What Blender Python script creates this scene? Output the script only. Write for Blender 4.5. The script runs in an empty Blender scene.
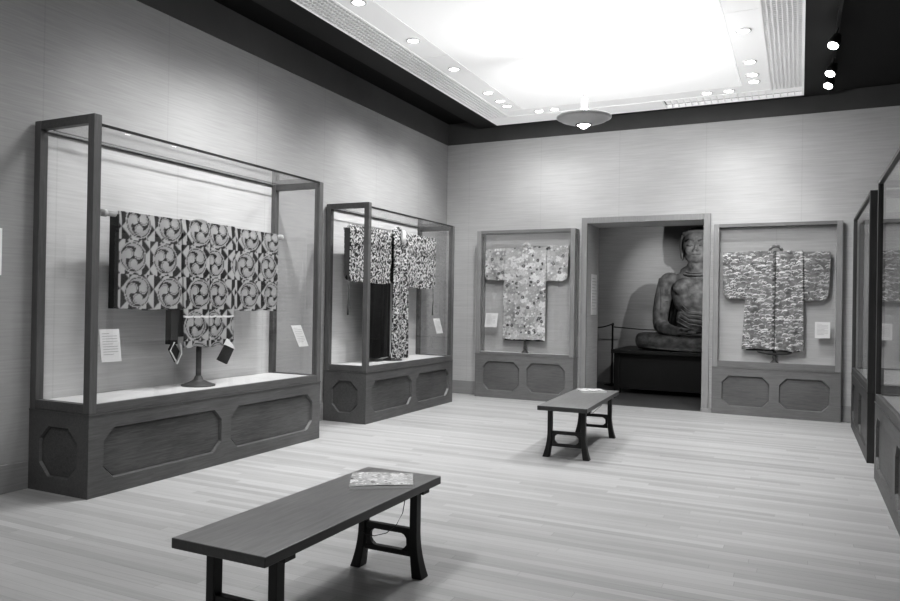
import bpy, bmesh, math, random
import numpy as np
from mathutils import Vector, Matrix
random.seed(7)
S = bpy.context.scene
C = S.collection
PI = math.pi

# ------------------------------------------------------------------ materials
def lin(v):
    v = v / 255.0
    return v / 12.92 if v <= 0.04045 else ((v + 0.055) / 1.055) ** 2.4

def new_mat(name):
    m = bpy.data.materials.new(name); m.use_nodes = True
    nt = m.node_tree; b = nt.nodes['Principled BSDF']
    return m, nt, b

def plain(name, v, rough=0.6, metal=0.0, noise=0.08, scale=12.0, stretch=(1, 1, 1), bump=0.0, spec=0.4):
    """grey material with procedural mottling"""
    m, nt, b = new_mat(name)
    tc = nt.nodes.new('ShaderNodeTexCoord'); mp = nt.nodes.new('ShaderNodeMapping')
    mp.inputs['Scale'].default_value = stretch
    nz = nt.nodes.new('ShaderNodeTexNoise'); nz.inputs['Scale'].default_value = scale; nz.inputs['Detail'].default_value = 5
    cr = nt.nodes.new('ShaderNodeMapRange')
    l = lin(v)
    cr.inputs['From Min'].default_value = 0.25; cr.inputs['From Max'].default_value = 0.75
    cr.inputs['To Min'].default_value = l * (1 - noise); cr.inputs['To Max'].default_value = l * (1 + noise)
    nt.links.new(tc.outputs['Object'], mp.inputs['Vector']); nt.links.new(mp.outputs['Vector'], nz.inputs['Vector'])
    nt.links.new(nz.outputs['Fac'], cr.inputs['Value'])
    nt.links.new(cr.outputs['Result'], b.inputs['Base Color'])
    b.inputs['Roughness'].default_value = rough; b.inputs['Metallic'].default_value = metal
    b.inputs['Specular IOR Level'].default_value = spec
    if bump:
        bp = nt.nodes.new('ShaderNodeBump'); bp.inputs['Strength'].default_value = bump; bp.inputs['Distance'].default_value = 0.02
        nt.links.new(nz.outputs['Fac'], bp.inputs['Height']); nt.links.new(bp.outputs['Normal'], b.inputs['Normal'])
    return m

def wood(name, v, stretch, noise=0.25, rough=0.42, spec=0.35):
    """wood grain: stretched, warped noise; small value = grain direction"""
    m, nt, b = new_mat(name)
    tc = nt.nodes.new('ShaderNodeTexCoord'); mp = nt.nodes.new('ShaderNodeMapping'); mp.inputs['Scale'].default_value = stretch
    n1 = nt.nodes.new('ShaderNodeTexNoise'); n1.inputs['Scale'].default_value = 9; n1.inputs['Detail'].default_value = 8; n1.inputs['Distortion'].default_value = 1.2
    n2 = nt.nodes.new('ShaderNodeTexNoise'); n2.inputs['Scale'].default_value = 1.3; n2.inputs['Detail'].default_value = 2
    ad = nt.nodes.new('ShaderNodeMath'); ad.operation = 'ADD'
    cr = nt.nodes.new('ShaderNodeMapRange'); l = lin(v)
    cr.inputs['From Min'].default_value = 0.7; cr.inputs['From Max'].default_value = 1.3
    cr.inputs['To Min'].default_value = l * (1 - noise); cr.inputs['To Max'].default_value = l * (1 + noise)
    nt.links.new(tc.outputs['Object'], mp.inputs['Vector']); nt.links.new(mp.outputs['Vector'], n1.inputs['Vector'])
    nt.links.new(tc.outputs['Object'], n2.inputs['Vector'])
    nt.links.new(n1.outputs['Fac'], ad.inputs[0]); nt.links.new(n2.outputs['Fac'], ad.inputs[1])
    nt.links.new(ad.outputs[0], cr.inputs['Value']); nt.links.new(cr.outputs['Result'], b.inputs['Base Color'])
    b.inputs['Roughness'].default_value = rough; b.inputs['Specular IOR Level'].default_value = spec
    return m

def emis(name, v, strength):
    m, nt, b = new_mat(name)
    nz = nt.nodes.new('ShaderNodeTexNoise'); nz.inputs['Scale'].default_value = 3
    mr = nt.nodes.new('ShaderNodeMapRange'); mr.inputs['To Min'].default_value = v * .97; mr.inputs['To Max'].default_value = v
    nt.links.new(nz.outputs['Fac'], mr.inputs['Value']); nt.links.new(mr.outputs['Result'], b.inputs['Base Color'])
    b.inputs['Emission Color'].default_value = (1, 1, 1, 1); b.inputs['Emission Strength'].default_value = strength
    b.inputs['Roughness'].default_value = 0.6
    return m

def glass_mat():
    m = bpy.data.materials.new('clear_glass'); m.use_nodes = True
    nt = m.node_tree; nt.nodes.clear()
    out = nt.nodes.new('ShaderNodeOutputMaterial'); mx = nt.nodes.new('ShaderNodeMixShader')
    tr = nt.nodes.new('ShaderNodeBsdfTransparent'); tr.inputs['Color'].default_value = (.96, .96, .96, 1)
    gl = nt.nodes.new('ShaderNodeBsdfGlossy'); gl.inputs['Roughness'].default_value = 0.0
    lw = nt.nodes.new('ShaderNodeLayerWeight'); pw = nt.nodes.new('ShaderNodeMath'); pw.operation = 'POWER'; pw.inputs[1].default_value = 4.6
    mr = nt.nodes.new('ShaderNodeMapRange'); mr.inputs['To Min'].default_value = .07; mr.inputs['To Max'].default_value = 1.0
    nt.links.new(lw.outputs['Facing'], pw.inputs[0]); nt.links.new(pw.outputs[0], mr.inputs['Value'])
    nt.links.new(mr.outputs['Result'], mx.inputs['Fac']); nt.links.new(tr.outputs[0], mx.inputs[1]); nt.links.new(gl.outputs[0], mx.inputs[2])
    nt.links.new(mx.outputs[0], out.inputs['Surface'])
    return m

def wall_mat(name, v, axis):
    """grass-cloth wall: fine horizontal streaks, broad mottling, faint vertical seams along `axis` (0=x,1=y)"""
    m, nt, b = new_mat(name)
    tc = nt.nodes.new('ShaderNodeTexCoord'); mp = nt.nodes.new('ShaderNodeMapping')
    mp.inputs['Scale'].default_value = (1.2, 1.2, 34)
    n1 = nt.nodes.new('ShaderNodeTexNoise'); n1.inputs['Scale'].default_value = 2.2; n1.inputs['Detail'].default_value = 6
    n2 = nt.nodes.new('ShaderNodeTexNoise'); n2.inputs['Scale'].default_value = .7; n2.inputs['Detail'].default_value = 3
    a = nt.nodes.new('ShaderNodeMath'); a.operation = 'MULTIPLY_ADD'; a.inputs[1].default_value = .8
    nt.links.new(tc.outputs['Object'], mp.inputs['Vector']); nt.links.new(mp.outputs['Vector'], n1.inputs['Vector']); nt.links.new(tc.outputs['Object'], n2.inputs['Vector'])
    nt.links.new(n1.outputs['Fac'], a.inputs[0]); nt.links.new(n2.outputs['Fac'], a.inputs[2])
    mr = nt.nodes.new('ShaderNodeMapRange'); l = lin(v)
    mr.inputs['From Min'].default_value = .6; mr.inputs['From Max'].default_value = 1.2
    mr.inputs['To Min'].default_value = l * .86; mr.inputs['To Max'].default_value = l * 1.12
    nt.links.new(a.outputs[0], mr.inputs['Value'])
    sx = nt.nodes.new('ShaderNodeSeparateXYZ'); nt.links.new(tc.outputs['Object'], sx.inputs[0])
    fr = nt.nodes.new('ShaderNodeMath'); fr.operation = 'PINGPONG'; fr.inputs[1].default_value = .61
    nt.links.new(sx.outputs[axis], fr.inputs[0])
    lt = nt.nodes.new('ShaderNodeMath'); lt.operation = 'LESS_THAN'; lt.inputs[1].default_value = .006
    nt.links.new(fr.outputs[0], lt.inputs[0])
    ml = nt.nodes.new('ShaderNodeMath'); ml.operation = 'MULTIPLY_ADD'; ml.inputs[1].default_value = -.07; ml.inputs[2].default_value = 1
    nt.links.new(lt.outputs[0], ml.inputs[0])
    mm = nt.nodes.new('ShaderNodeMath'); mm.operation = 'MULTIPLY'
    nt.links.new(mr.outputs['Result'], mm.inputs[0]); nt.links.new(ml.outputs[0], mm.inputs[1])
    nt.links.new(mm.outputs[0], b.inputs['Base Color'])
    b.inputs['Roughness'].default_value = .85; b.inputs['Specular IOR Level'].default_value = .15
    return m

def floor_mat(name, v, var=.13):
    """strip floor, boards running along x"""
    m, nt, b = new_mat(name)
    N = nt.nodes.new; L = nt.links.new
    tc = N('ShaderNodeTexCoord'); sx = N('ShaderNodeSeparateXYZ'); L(tc.outputs['Object'], sx.inputs[0])
    bw = .068
    d = N('ShaderNodeMath'); d.operation = 'DIVIDE'; d.inputs[1].default_value = bw; L(sx.outputs[1], d.inputs[0])
    fl = N('ShaderNodeMath'); fl.operation = 'FLOOR'; L(d.outputs[0], fl.inputs[0])
    frc = N('ShaderNodeMath'); frc.operation = 'FRACT'; L(d.outputs[0], frc.inputs[0])
    wn = N('ShaderNodeTexWhiteNoise'); wn.noise_dimensions = '1D'; L(fl.outputs[0], wn.inputs['W'])
    # board length segments, shifted for each row
    sh = N('ShaderNodeMath'); sh.operation = 'MULTIPLY_ADD'; sh.inputs[1].default_value = 2.3; L(wn.outputs['Value'], sh.inputs[0])
    sd = N('ShaderNodeMath'); sd.operation = 'DIVIDE'; sd.inputs[1].default_value = 1.9; L(sx.outputs[0], sd.inputs[0]); L(sd.outputs[0], sh.inputs[2])
    fl2 = N('ShaderNodeMath'); fl2.operation = 'FLOOR'; L(sh.outputs[0], fl2.inputs[0])
    fr2 = N('ShaderNodeMath'); fr2.operation = 'FRACT'; L(sh.outputs[0], fr2.inputs[0])
    cb = N('ShaderNodeCombineXYZ'); L(fl.outputs[0], cb.inputs[0]); L(fl2.outputs[0], cb.inputs[1])
    w2 = N('ShaderNodeTexWhiteNoise'); w2.noise_dimensions = '2D'; L(cb.outputs[0], w2.inputs['Vector'])
    mp = N('ShaderNodeMapping'); mp.inputs['Scale'].default_value = (.9, 26, 1); L(tc.outputs['Object'], mp.inputs['Vector'])
    nz = N('ShaderNodeTexNoise'); nz.inputs['Scale'].default_value = 2.5; nz.inputs['Detail'].default_value = 6; L(mp.outputs['Vector'], nz.inputs['Vector'])
    mp2 = N('ShaderNodeMapping'); mp2.inputs['Scale'].default_value = (.35, 2.2, 1); L(tc.outputs['Object'], mp2.inputs['Vector'])
    n3 = N('ShaderNodeTexNoise'); n3.inputs['Scale'].default_value = 1.2; n3.inputs['Detail'].default_value = 3; L(mp2.outputs['Vector'], n3.inputs['Vector'])
    a1 = N('ShaderNodeMath'); a1.operation = 'MULTIPLY_ADD'; a1.inputs[1].default_value = var * 1.5; a1.inputs[2].default_value = 1 - var * 1.6; L(w2.outputs['Value'], a1.inputs[0])
    a2 = N('ShaderNodeMath'); a2.operation = 'MULTIPLY_ADD'; a2.inputs[1].default_value = .35; L(nz.outputs['Fac'], a2.inputs[0]); L(a1.outputs[0], a2.inputs[2])
    a3 = N('ShaderNodeMath'); a3.operation = 'MULTIPLY_ADD'; a3.inputs[1].default_value = .35; L(n3.outputs['Fac'], a3.inputs[0]); L(a2.outputs[0], a3.inputs[2])
    g1 = N('ShaderNodeMath'); g1.operation = 'LESS_THAN'; g1.inputs[1].default_value = .035; L(frc.outputs[0], g1.inputs[0])
    g2 = N('ShaderNodeMath'); g2.operation = 'LESS_THAN'; g2.inputs[1].default_value = .0015; L(fr2.outputs[0], g2.inputs[0])
    gm = N('ShaderNodeMath'); gm.operation = 'MAXIMUM'; L(g1.outputs[0], gm.inputs[0]); L(g2.outputs[0], gm.inputs[1])
    gk = N('ShaderNodeMath'); gk.operation = 'MULTIPLY_ADD'; gk.inputs[1].default_value = -.28; gk.inputs[2].default_value = 1; L(gm.outputs[0], gk.inputs[0])
    m1 = N('ShaderNodeMath'); m1.operation = 'MULTIPLY'; L(a3.outputs[0], m1.inputs[0]); L(gk.outputs[0], m1.inputs[1])
    m2 = N('ShaderNodeMath'); m2.operation = 'MULTIPLY'; m2.inputs[1].default_value = lin(v) * .84; L(m1.outputs[0], m2.inputs[0])
    L(m2.outputs[0], b.inputs['Base Color'])
    b.inputs['Roughness'].default_value = .38; b.inputs['Specular IOR Level'].default_value = .35
    return m

def cloth_mat():
    m, nt, b = new_mat('patterned_silk')
    at = nt.nodes.new('ShaderNodeAttribute'); at.attribute_name = 'weave'
    nt.links.new(at.outputs['Color'], b.inputs['Base Color'])
    nz = nt.nodes.new('ShaderNodeTexNoise'); nz.inputs['Scale'].default_value = 90
    bp = nt.nodes.new('ShaderNodeBump'); bp.inputs['Strength'].default_value = .25; bp.inputs['Distance'].default_value = .004
    nt.links.new(nz.outputs['Fac'], bp.inputs['Height']); nt.links.new(bp.outputs['Normal'], b.inputs['Normal'])
    b.inputs['Roughness'].default_value = .55; b.inputs['Specular IOR Level'].default_value = .3
    return m

CE, CB = .15, .12
M = dict(
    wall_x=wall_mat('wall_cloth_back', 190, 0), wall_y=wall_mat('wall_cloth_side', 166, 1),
    band=plain('dark_cornice', 84, .8, noise=.12, scale=2), black=plain('black_soffit', 5, .8, noise=.2),
    fascia=plain('dark_fascia', 16, .6, noise=.1, scale=3),
    base_w=wall_mat('baseboard_paint', 150, 1),
    floor=floor_mat('strip_floor', 174, .22), floor2=floor_mat('strip_floor_dim', 78),  # second copy has the weaker light beyond the doorway put into its colour
    case_h=wood('case_wood_horizontal', 90, (.5, 7, 7), .28), case_v=wood('case_wood_vertical', 96, (7, 7, .5), .2),
    panel=wood('case_panel_wood', 82, (.6, 6, 9), .42),
    dcase=wood('dark_case_wood', 66, (7, 7, .5), .2), lcase_h=wood('pale_case_wood_horizontal', 120, (.5, 7, 7), .18), lcase_v=wood('pale_case_wood_vertical', 140, (7, 7, .5), .12), lpanel=wood('pale_case_panel_wood', 108, (.6, 6, 9), .25),
    metal=plain('dark_metal_edge', 60, .35, .6), linen=wall_mat('case_linen', 214, 0), linen_b=wall_mat('case_linen_dim', 196, 0), deck=plain('case_deck', 214, .8, noise=.04),
    glass=glass_mat(), silk=cloth_mat(),
    lining=plain('dark_lining', 34, .7), white=plain('white_card', 244, .7, noise=.01), ink=plain('grey_print', 185, .8),
    rod=plain('pale_rod', 215, .4), stand=plain('dark_stand', 72, .5), paint=plain('white_paint', 236, .5, noise=.02),
    bench=wood('bench_wood', 92, (5, .45, 5), .25, .38, .4), bench_top=None, bench_leg=wood('bench_leg_wood', 46, (6, 6, .6), .25, .45),
    ceil=emis('ceiling_white', .9, CE), ceilb=emis('ceiling_border_white', .8, CB), gril=emis('grille_white', .85, .06), grilback=plain('grille_backing', 30, .8),
    lamp=emis('lamp_lens', 1, 6), pend=plain('pendant_metal', 205, .45, .2, noise=.04), pendrim=plain('pendant_rim', 225, .4, noise=.03),
    stone=plain('carved_stone', 84, .85, noise=.7, scale=9, bump=.5), stone_d=plain('carved_stone_dark', 70, .85, noise=.3, scale=9, bump=.5),
    plinth=plain('dark_plinth', 20, .5), gap=plain('joint_dark', 30, .8),
    trim=wood('door_trim_wood', 150, (5, 5, .5), .1, .6, .2), wire=plain('thin_wire', 50, .4),
)

def shaded_seat():
    """bench seat: shade on the side faces is put into the colour, upper face stays pale"""
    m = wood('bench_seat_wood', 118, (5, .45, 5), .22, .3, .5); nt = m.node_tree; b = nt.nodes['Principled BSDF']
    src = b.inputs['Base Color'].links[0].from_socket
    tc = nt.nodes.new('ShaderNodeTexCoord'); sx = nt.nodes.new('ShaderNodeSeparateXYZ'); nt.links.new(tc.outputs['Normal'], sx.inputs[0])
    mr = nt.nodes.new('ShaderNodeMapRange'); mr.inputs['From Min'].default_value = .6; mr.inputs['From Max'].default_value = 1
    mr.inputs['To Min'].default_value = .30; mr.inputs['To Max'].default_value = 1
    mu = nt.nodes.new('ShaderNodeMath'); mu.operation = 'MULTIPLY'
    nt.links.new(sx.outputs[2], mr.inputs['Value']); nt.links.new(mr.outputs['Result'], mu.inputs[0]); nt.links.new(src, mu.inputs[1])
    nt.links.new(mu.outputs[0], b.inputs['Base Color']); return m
M['bench_top'] = shaded_seat()

# ------------------------------------------------------------------ mesh helpers
def box(bm, x0, x1, y0, y1, z0, z1):
    if x0 > x1: x0, x1 = x1, x0
    if y0 > y1: y0, y1 = y1, y0
    v = [bm.verts.new((x, y, z)) for z in (z0, z1) for y in (y0, y1) for x in (x0, x1)]
    for f in ((0, 2, 3, 1), (4, 5, 7, 6), (0, 1, 5, 4), (2, 6, 7, 3), (0, 4, 6, 2), (1, 3, 7, 5)):
        bm.faces.new([v[i] for i in f])
    return bm

def prism(bm, pts, axis, a0, a1):
    """extrude a 2D polygon along an axis; pts in the other two coordinates in order"""
    def mk(p, a):
        c = list(p); c.insert(axis, a); return bm.verts.new(c)
    A = [mk(p, a0) for p in pts]; B = [mk(p, a1) for p in pts]
    bm.faces.new(A[::-1]); bm.faces.new(B); n = len(pts)
    for i in range(n): bm.faces.new([A[i], A[(i + 1) % n], B[(i + 1) % n], B[i]])
    return bm

def lathe(bm, prof, c=(0, 0, 0), n=32):
    rings = []
    for r, z in prof:
        if r < 1e-5: rings.append([bm.verts.new((c[0], c[1], c[2] + z))])
        else: rings.append([bm.verts.new((c[0] + r * math.cos(2 * PI * k / n), c[1] + r * math.sin(2 * PI * k / n), c[2] + z)) for k in range(n)])
    for a, b in zip(rings, rings[1:]):
        for k in range(n):
            q = [a[k % len(a)], a[(k + 1) % len(a)], b[(k + 1) % len(b)], b[k % len(b)]]
            q2 = []
            for t in q:
                if t not in q2: q2.append(t)
            if len(q2) > 2: bm.faces.new(q2)
    return bm

def tube(bm, pts, r, n=10):
    pts = [Vector(p) for p in pts]; rings = []
    rs = r if isinstance(r, (list, tuple)) else [r] * len(pts)
    for i, p in enumerate(pts):
        d = (pts[min(i + 1, len(pts) - 1)] - pts[max(i - 1, 0)]).normalized()
        a = Vector((0, 0, 1)) if abs(d.z) < .9 else Vector((1, 0, 0))
        u = d.cross(a).normalized(); w = d.cross(u)
        rings.append([bm.verts.new(p + rs[i] * (math.cos(2 * PI * k / n) * u + math.sin(2 * PI * k / n) * w)) for k in range(n)])
    for a, b in zip(rings, rings[1:]):
        for k in range(n): bm.faces.new([a[k], a[(k + 1) % n], b[(k + 1) % n], b[k]])
    bm.faces.new(rings[0][::-1]); bm.faces.new(rings[-1])
    return bm

def ell(bm, c, r, rot=None, seg=24):
    mt = Matrix.Translation(c)
    if rot: mt = mt @ Matrix.Rotation(rot[0], 4, 'X') @ Matrix.Rotation(rot[1], 4, 'Y') @ Matrix.Rotation(rot[2], 4, 'Z')
    mt = mt @ Matrix.Diagonal((*r, 1))
    bmesh.ops.create_uvsphere(bm, u_segments=seg, v_segments=seg // 2 + 2, radius=1, matrix=mt)
    return bm

def obj(name, bm, mat, parent=None, bevel=0, smooth=False, loc=None):
    bmesh.ops.recalc_face_normals(bm, faces=bm.faces[:])
    me = bpy.data.meshes.new(name); bm.to_mesh(me); bm.free()
    o = bpy.data.objects.new(name, me); C.objects.link(o); me.materials.append(mat)
    if parent: o.parent = parent
    if loc: o.location = loc
    if smooth:
        for p in me.polygons: p.use_smooth = True
    if bevel:
        md = o.modifiers.new('edge', 'BEVEL'); md.width = bevel; md.segments = 2; md.limit_method = 'ANGLE'
    return o

NB = bmesh.new
def bx(name, mat, parent, *a, bevel=0.0):
    return obj(name, box(NB(), *a), mat, parent, bevel)

def thing(name, label, cat, loc=(0, 0, 0), rotz=0, group=None):
    o = bpy.data.objects.new(name, None); C.objects.link(o); o.empty_display_size = .1
    o.location = loc; o.rotation_euler = (0, 0, rotz); o['label'] = label; o['category'] = cat
    if group: o['group'] = group
    return o
def tag(o, label, cat, group=None):
    o['label'] = label; o['category'] = cat
    if group: o['group'] = group
    return o
def struct(o):
    o['kind'] = 'structure'; return o

# ------------------------------------------------------------------ the room
XL, XR, YB, YF = -5.28, 1.29, 10.765, -3.6
ZC = 4.071       # underside of the dark cornice
ZT = 4.42        # black ceiling
WT = .68         # thickness of the back wall
struct(bx('floor', M['floor'], None, XL - .3, XR + .3, YF - .3, YB - .03, -.12, 0))
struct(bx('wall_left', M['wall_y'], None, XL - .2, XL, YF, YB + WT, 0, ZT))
struct(bx('wall_right', M['wall_y'], None, XR, XR + .2, YF, YB + WT, 0, ZT))
struct(bx('wall_front', M['wall_x'], None, XL - .2, XR + .2, YF - .2, YF, 0, ZT))
# back wall built round the doorway and the two niches that take the wall cases
DX0, DX1, DZ = -2.903, -1.238, 2.70
C3 = (-4.628, -3.031, 10.536); C4 = (-1.093, .491, 10.669)
wb = NB()
n3 = (C3[0] + .004, C3[1] - .004, 2.61); n4 = (C4[0] + .004, C4[1] - .004, 2.615)
for a, b, z in ((XL, DX0, 0), (DX0, DX1, DZ), (DX1, n4[0], 0), (n4[0], n4[1], n4[2]), (n4[1], XR, 0)):
    box(wb, a, b, YB, YB + WT, z, ZT)
box(wb, n4[0], n4[1], YB + .08, YB + WT, 0, n4[2])
struct(obj('wall_back', wb, M['wall_x']))
# dark cornice band
struct(bx('trim_1', M['band'], None, XL, XL + .012, YF, YB, ZC, ZT))
struct(bx('trim_2', M['band'], None, XL, XR, YB - .012, YB, ZC, ZT))
struct(bx('trim_3', M['band'], None, XR - .012, XR, YF, YB, ZC, ZT))
struct(bx('ceiling', M['black'], None, XL - .2, XR + .2, YF - .2, YB + WT, ZT, ZT + .1))
# baseboards
struct(bx('baseboard_left', M['base_w'], None, XL, XL + .022, YF, YB, 0, .21, bevel=.004))
bb = NB(); box(bb, XL, C3[0], YB - .022, YB, 0, .21); box(bb, C3[1], DX0 - .09, YB - .022, YB, 0, .21); box(bb, C4[1], XR, YB - .022, YB, 0, .21)
struct(obj('baseboard_back', bb, M['base_w'], None, .004))
# door surround
dt = NB()
box(dt, DX0 - .088, DX0, YB - .035, YB + .02, 0, DZ + .088); box(dt, DX1, DX1 + .094, YB - .035, YB + .02, 0, DZ + .088)
box(dt, DX0, DX1, YB - .035, YB + .02, DZ, DZ + .088)
struct(obj('trim_4', dt, M['trim'], None, .006))
pb = NB(); prism(pb, [(DX1 - .004, YB), (DX1 - .004, YB - .05), (DX1 + .03, YB - .085), (C4[0] - .002, YB - .1), (C4[0] - .002, YB)], 2, 0, .05)
struct(obj('trim_5', pb, M['trim'], None, .004))

# hanging light ceiling : black outer fascia, white frame, eggcrate grilles, white centre panel
PZ = 4.25
PX0, PX1, PY1, PY0 = -4.30, .01, 10.49, .2
IX0, IX1, IY1 = -3.93, -.385, 10.07
fa = NB()
box(fa, PX0 - .34, PX0, PY0, PY1 + .08, PZ + .002, ZT); box(fa, PX1, PX1 + .30, PY0, PY1 + .08, PZ + .002, ZT); box(fa, PX0, PX1, PY1, PY1 + .08, PZ + .002, ZT)
struct(obj('trim_6', fa, M['fascia']))
struct(bx('trim_7', M['black'], None, PX1 + .30, XR - .012, PY0, YB - .3, PZ + .02, ZT))
fr = NB(); w = .022
box(fr, PX0, PX0 + w, PY0, PY1, PZ, PZ + .05); box(fr, PX1 - w, PX1, PY0, PY1, PZ, PZ + .05); box(fr, PX0 + w, PX1 - w, PY1 - w, PY1, PZ, PZ + .05)
box(fr, IX0 - w, IX0, PY0, IY1 + w, PZ, PZ + .05); box(fr, IX1, IX1 + w, PY0, IY1 + w, PZ, PZ + .05); box(fr, IX0, IX1, IY1, IY1 + w, PZ, PZ + .05)
struct(obj('trim_8', fr, M['ceilb']))
cp = NB(); j = .012
BX0, BX1, BY1 = -3.60, -.705, 9.76
box(cp, BX0, BX1, PY0, BY1, PZ + .004, PZ + .05)
cpb = NB()
for a, b in ((PY0, 1.9), (1.9, 4.6), (4.6, 7.30), (7.30, BY1)):
    box(cpb, IX0, BX0 - j, a + j, b, PZ + .006, PZ + .05); box(cpb, BX1 + j, IX1, a + j, b, PZ + .006, PZ + .05)
box(cpb, IX0, IX1, BY1 + j, IY1, PZ + .006, PZ + .05)
struct(obj('trim_9', cp, M['ceil'])); struct(obj('trim_10', cpb, M['ceilb']))
struct(bx('trim_11', M['gap'], None, IX0, IX1, PY0, IY1, PZ + .06, PZ + .08))

def grille(label, x0, x1, y0, y1, long_axis, pitch_l, pitch_c, backv='grilback'):
    t = thing('ceiling_grille', label, 'grille', ((x0 + x1) / 2, (y0 + y1) / 2, PZ), 0, 'eggcrate grilles round the lit ceiling')
    cx, cy = (x0 + x1) / 2, (y0 + y1) / 2
    x0 -= cx; x1 -= cx; y0 -= cy; y1 -= cy
    a = NB(); th = .0055; dp = .022
    n = max(1, round((x1 - x0) / (pitch_l if long_axis == 1 else pitch_c)))
    for k in range(n + 1):
        x = x0 + (x1 - x0) * k / n; box(a, x - th, x + th, y0, y1, .002, dp)
    n = max(1, round((y1 - y0) / (pitch_c if long_axis == 1 else pitch_l)))
    for k in range(n + 1):
        y = y0 + (y1 - y0) * k / n; box(a, x0, x1, y - th, y + th, .003, dp)
    obj('louvre', a, M['gril'], t)
    bx('backing', M[backv], t, x0, x1, y0, y1, .055, .07)
grille('long pale eggcrate grille at the left edge of the lit ceiling', PX0 + w, IX0 - w, 1.0, IY1, 1, .052, .05)
grille('long eggcrate grille at the right edge of the lit ceiling, beside the spotlights', IX1 + w, PX1 - w, 1.0, IY1, 1, .045, .05)
grille('short eggcrate grille across the back edge of the lit ceiling, right of the pendant lamp', -1.72, PX1 - w, IY1 + w, PY1 - w, 0, .35, .085, 'ceilb')
struct(bx('trim_12', M['ceilb'], None, PX0 + w, -1.735, IY1 + w, PY1 - w, PZ + .003, PZ + .05))

# ------------------------------------------------------------------ display cases
def octagon(x0, x1, z0, z1, c):
    return [(x0 + c, z0), (x1 - c, z0), (x1, z0 + c), (x1, z1 - c), (x1 - c, z1), (x0 + c, z1), (x0, z1 - c), (x0, z0 + c)]

def framed_face(bm, R, O, mapf, d=.022):
    """rect R=(x0,x1,z0,z1) with an octagonal hole O, rim sloping inwards by d; mapf(a, depth, z)"""
    x0, x1, z0, z1 = R
    rc = [bm.verts.new(mapf(x, 0, z)) for x, z in ((x0, z0), (x1, z0), (x1, z1), (x0, z1))]
    ov = [bm.verts.new(mapf(x, 0, z)) for x, z in O]
    cx = sum(p[0] for p in O) / 8; cz = sum(p[1] for p in O) / 8
    wa = max(p[0] for p in O) - cx; wz = max(p[1] for p in O) - cz
    k = .010
    iv = [bm.verts.new(mapf(cx + (x - cx) * (1 - k / wa), d, cz + (z - cz) * (1 - k / wz))) for x, z in O]
    F = bm.faces.new
    F([rc[0], rc[1], ov[1], ov[0]]); F([rc[1], rc[2], ov[3], ov[2]]); F([rc[2], rc[3], ov[5], ov[4]]); F([rc[3], rc[0], ov[7], ov[6]])
    F([rc[1], ov[2], ov[1]]); F([rc[2], ov[4], ov[3]]); F([rc[3], ov[6], ov[5]]); F([rc[0], ov[0], ov[7]])
    for i in range(8): F([ov[i], ov[(i + 1) % 8], iv[(i + 1) % 8], iv[i]])

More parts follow.
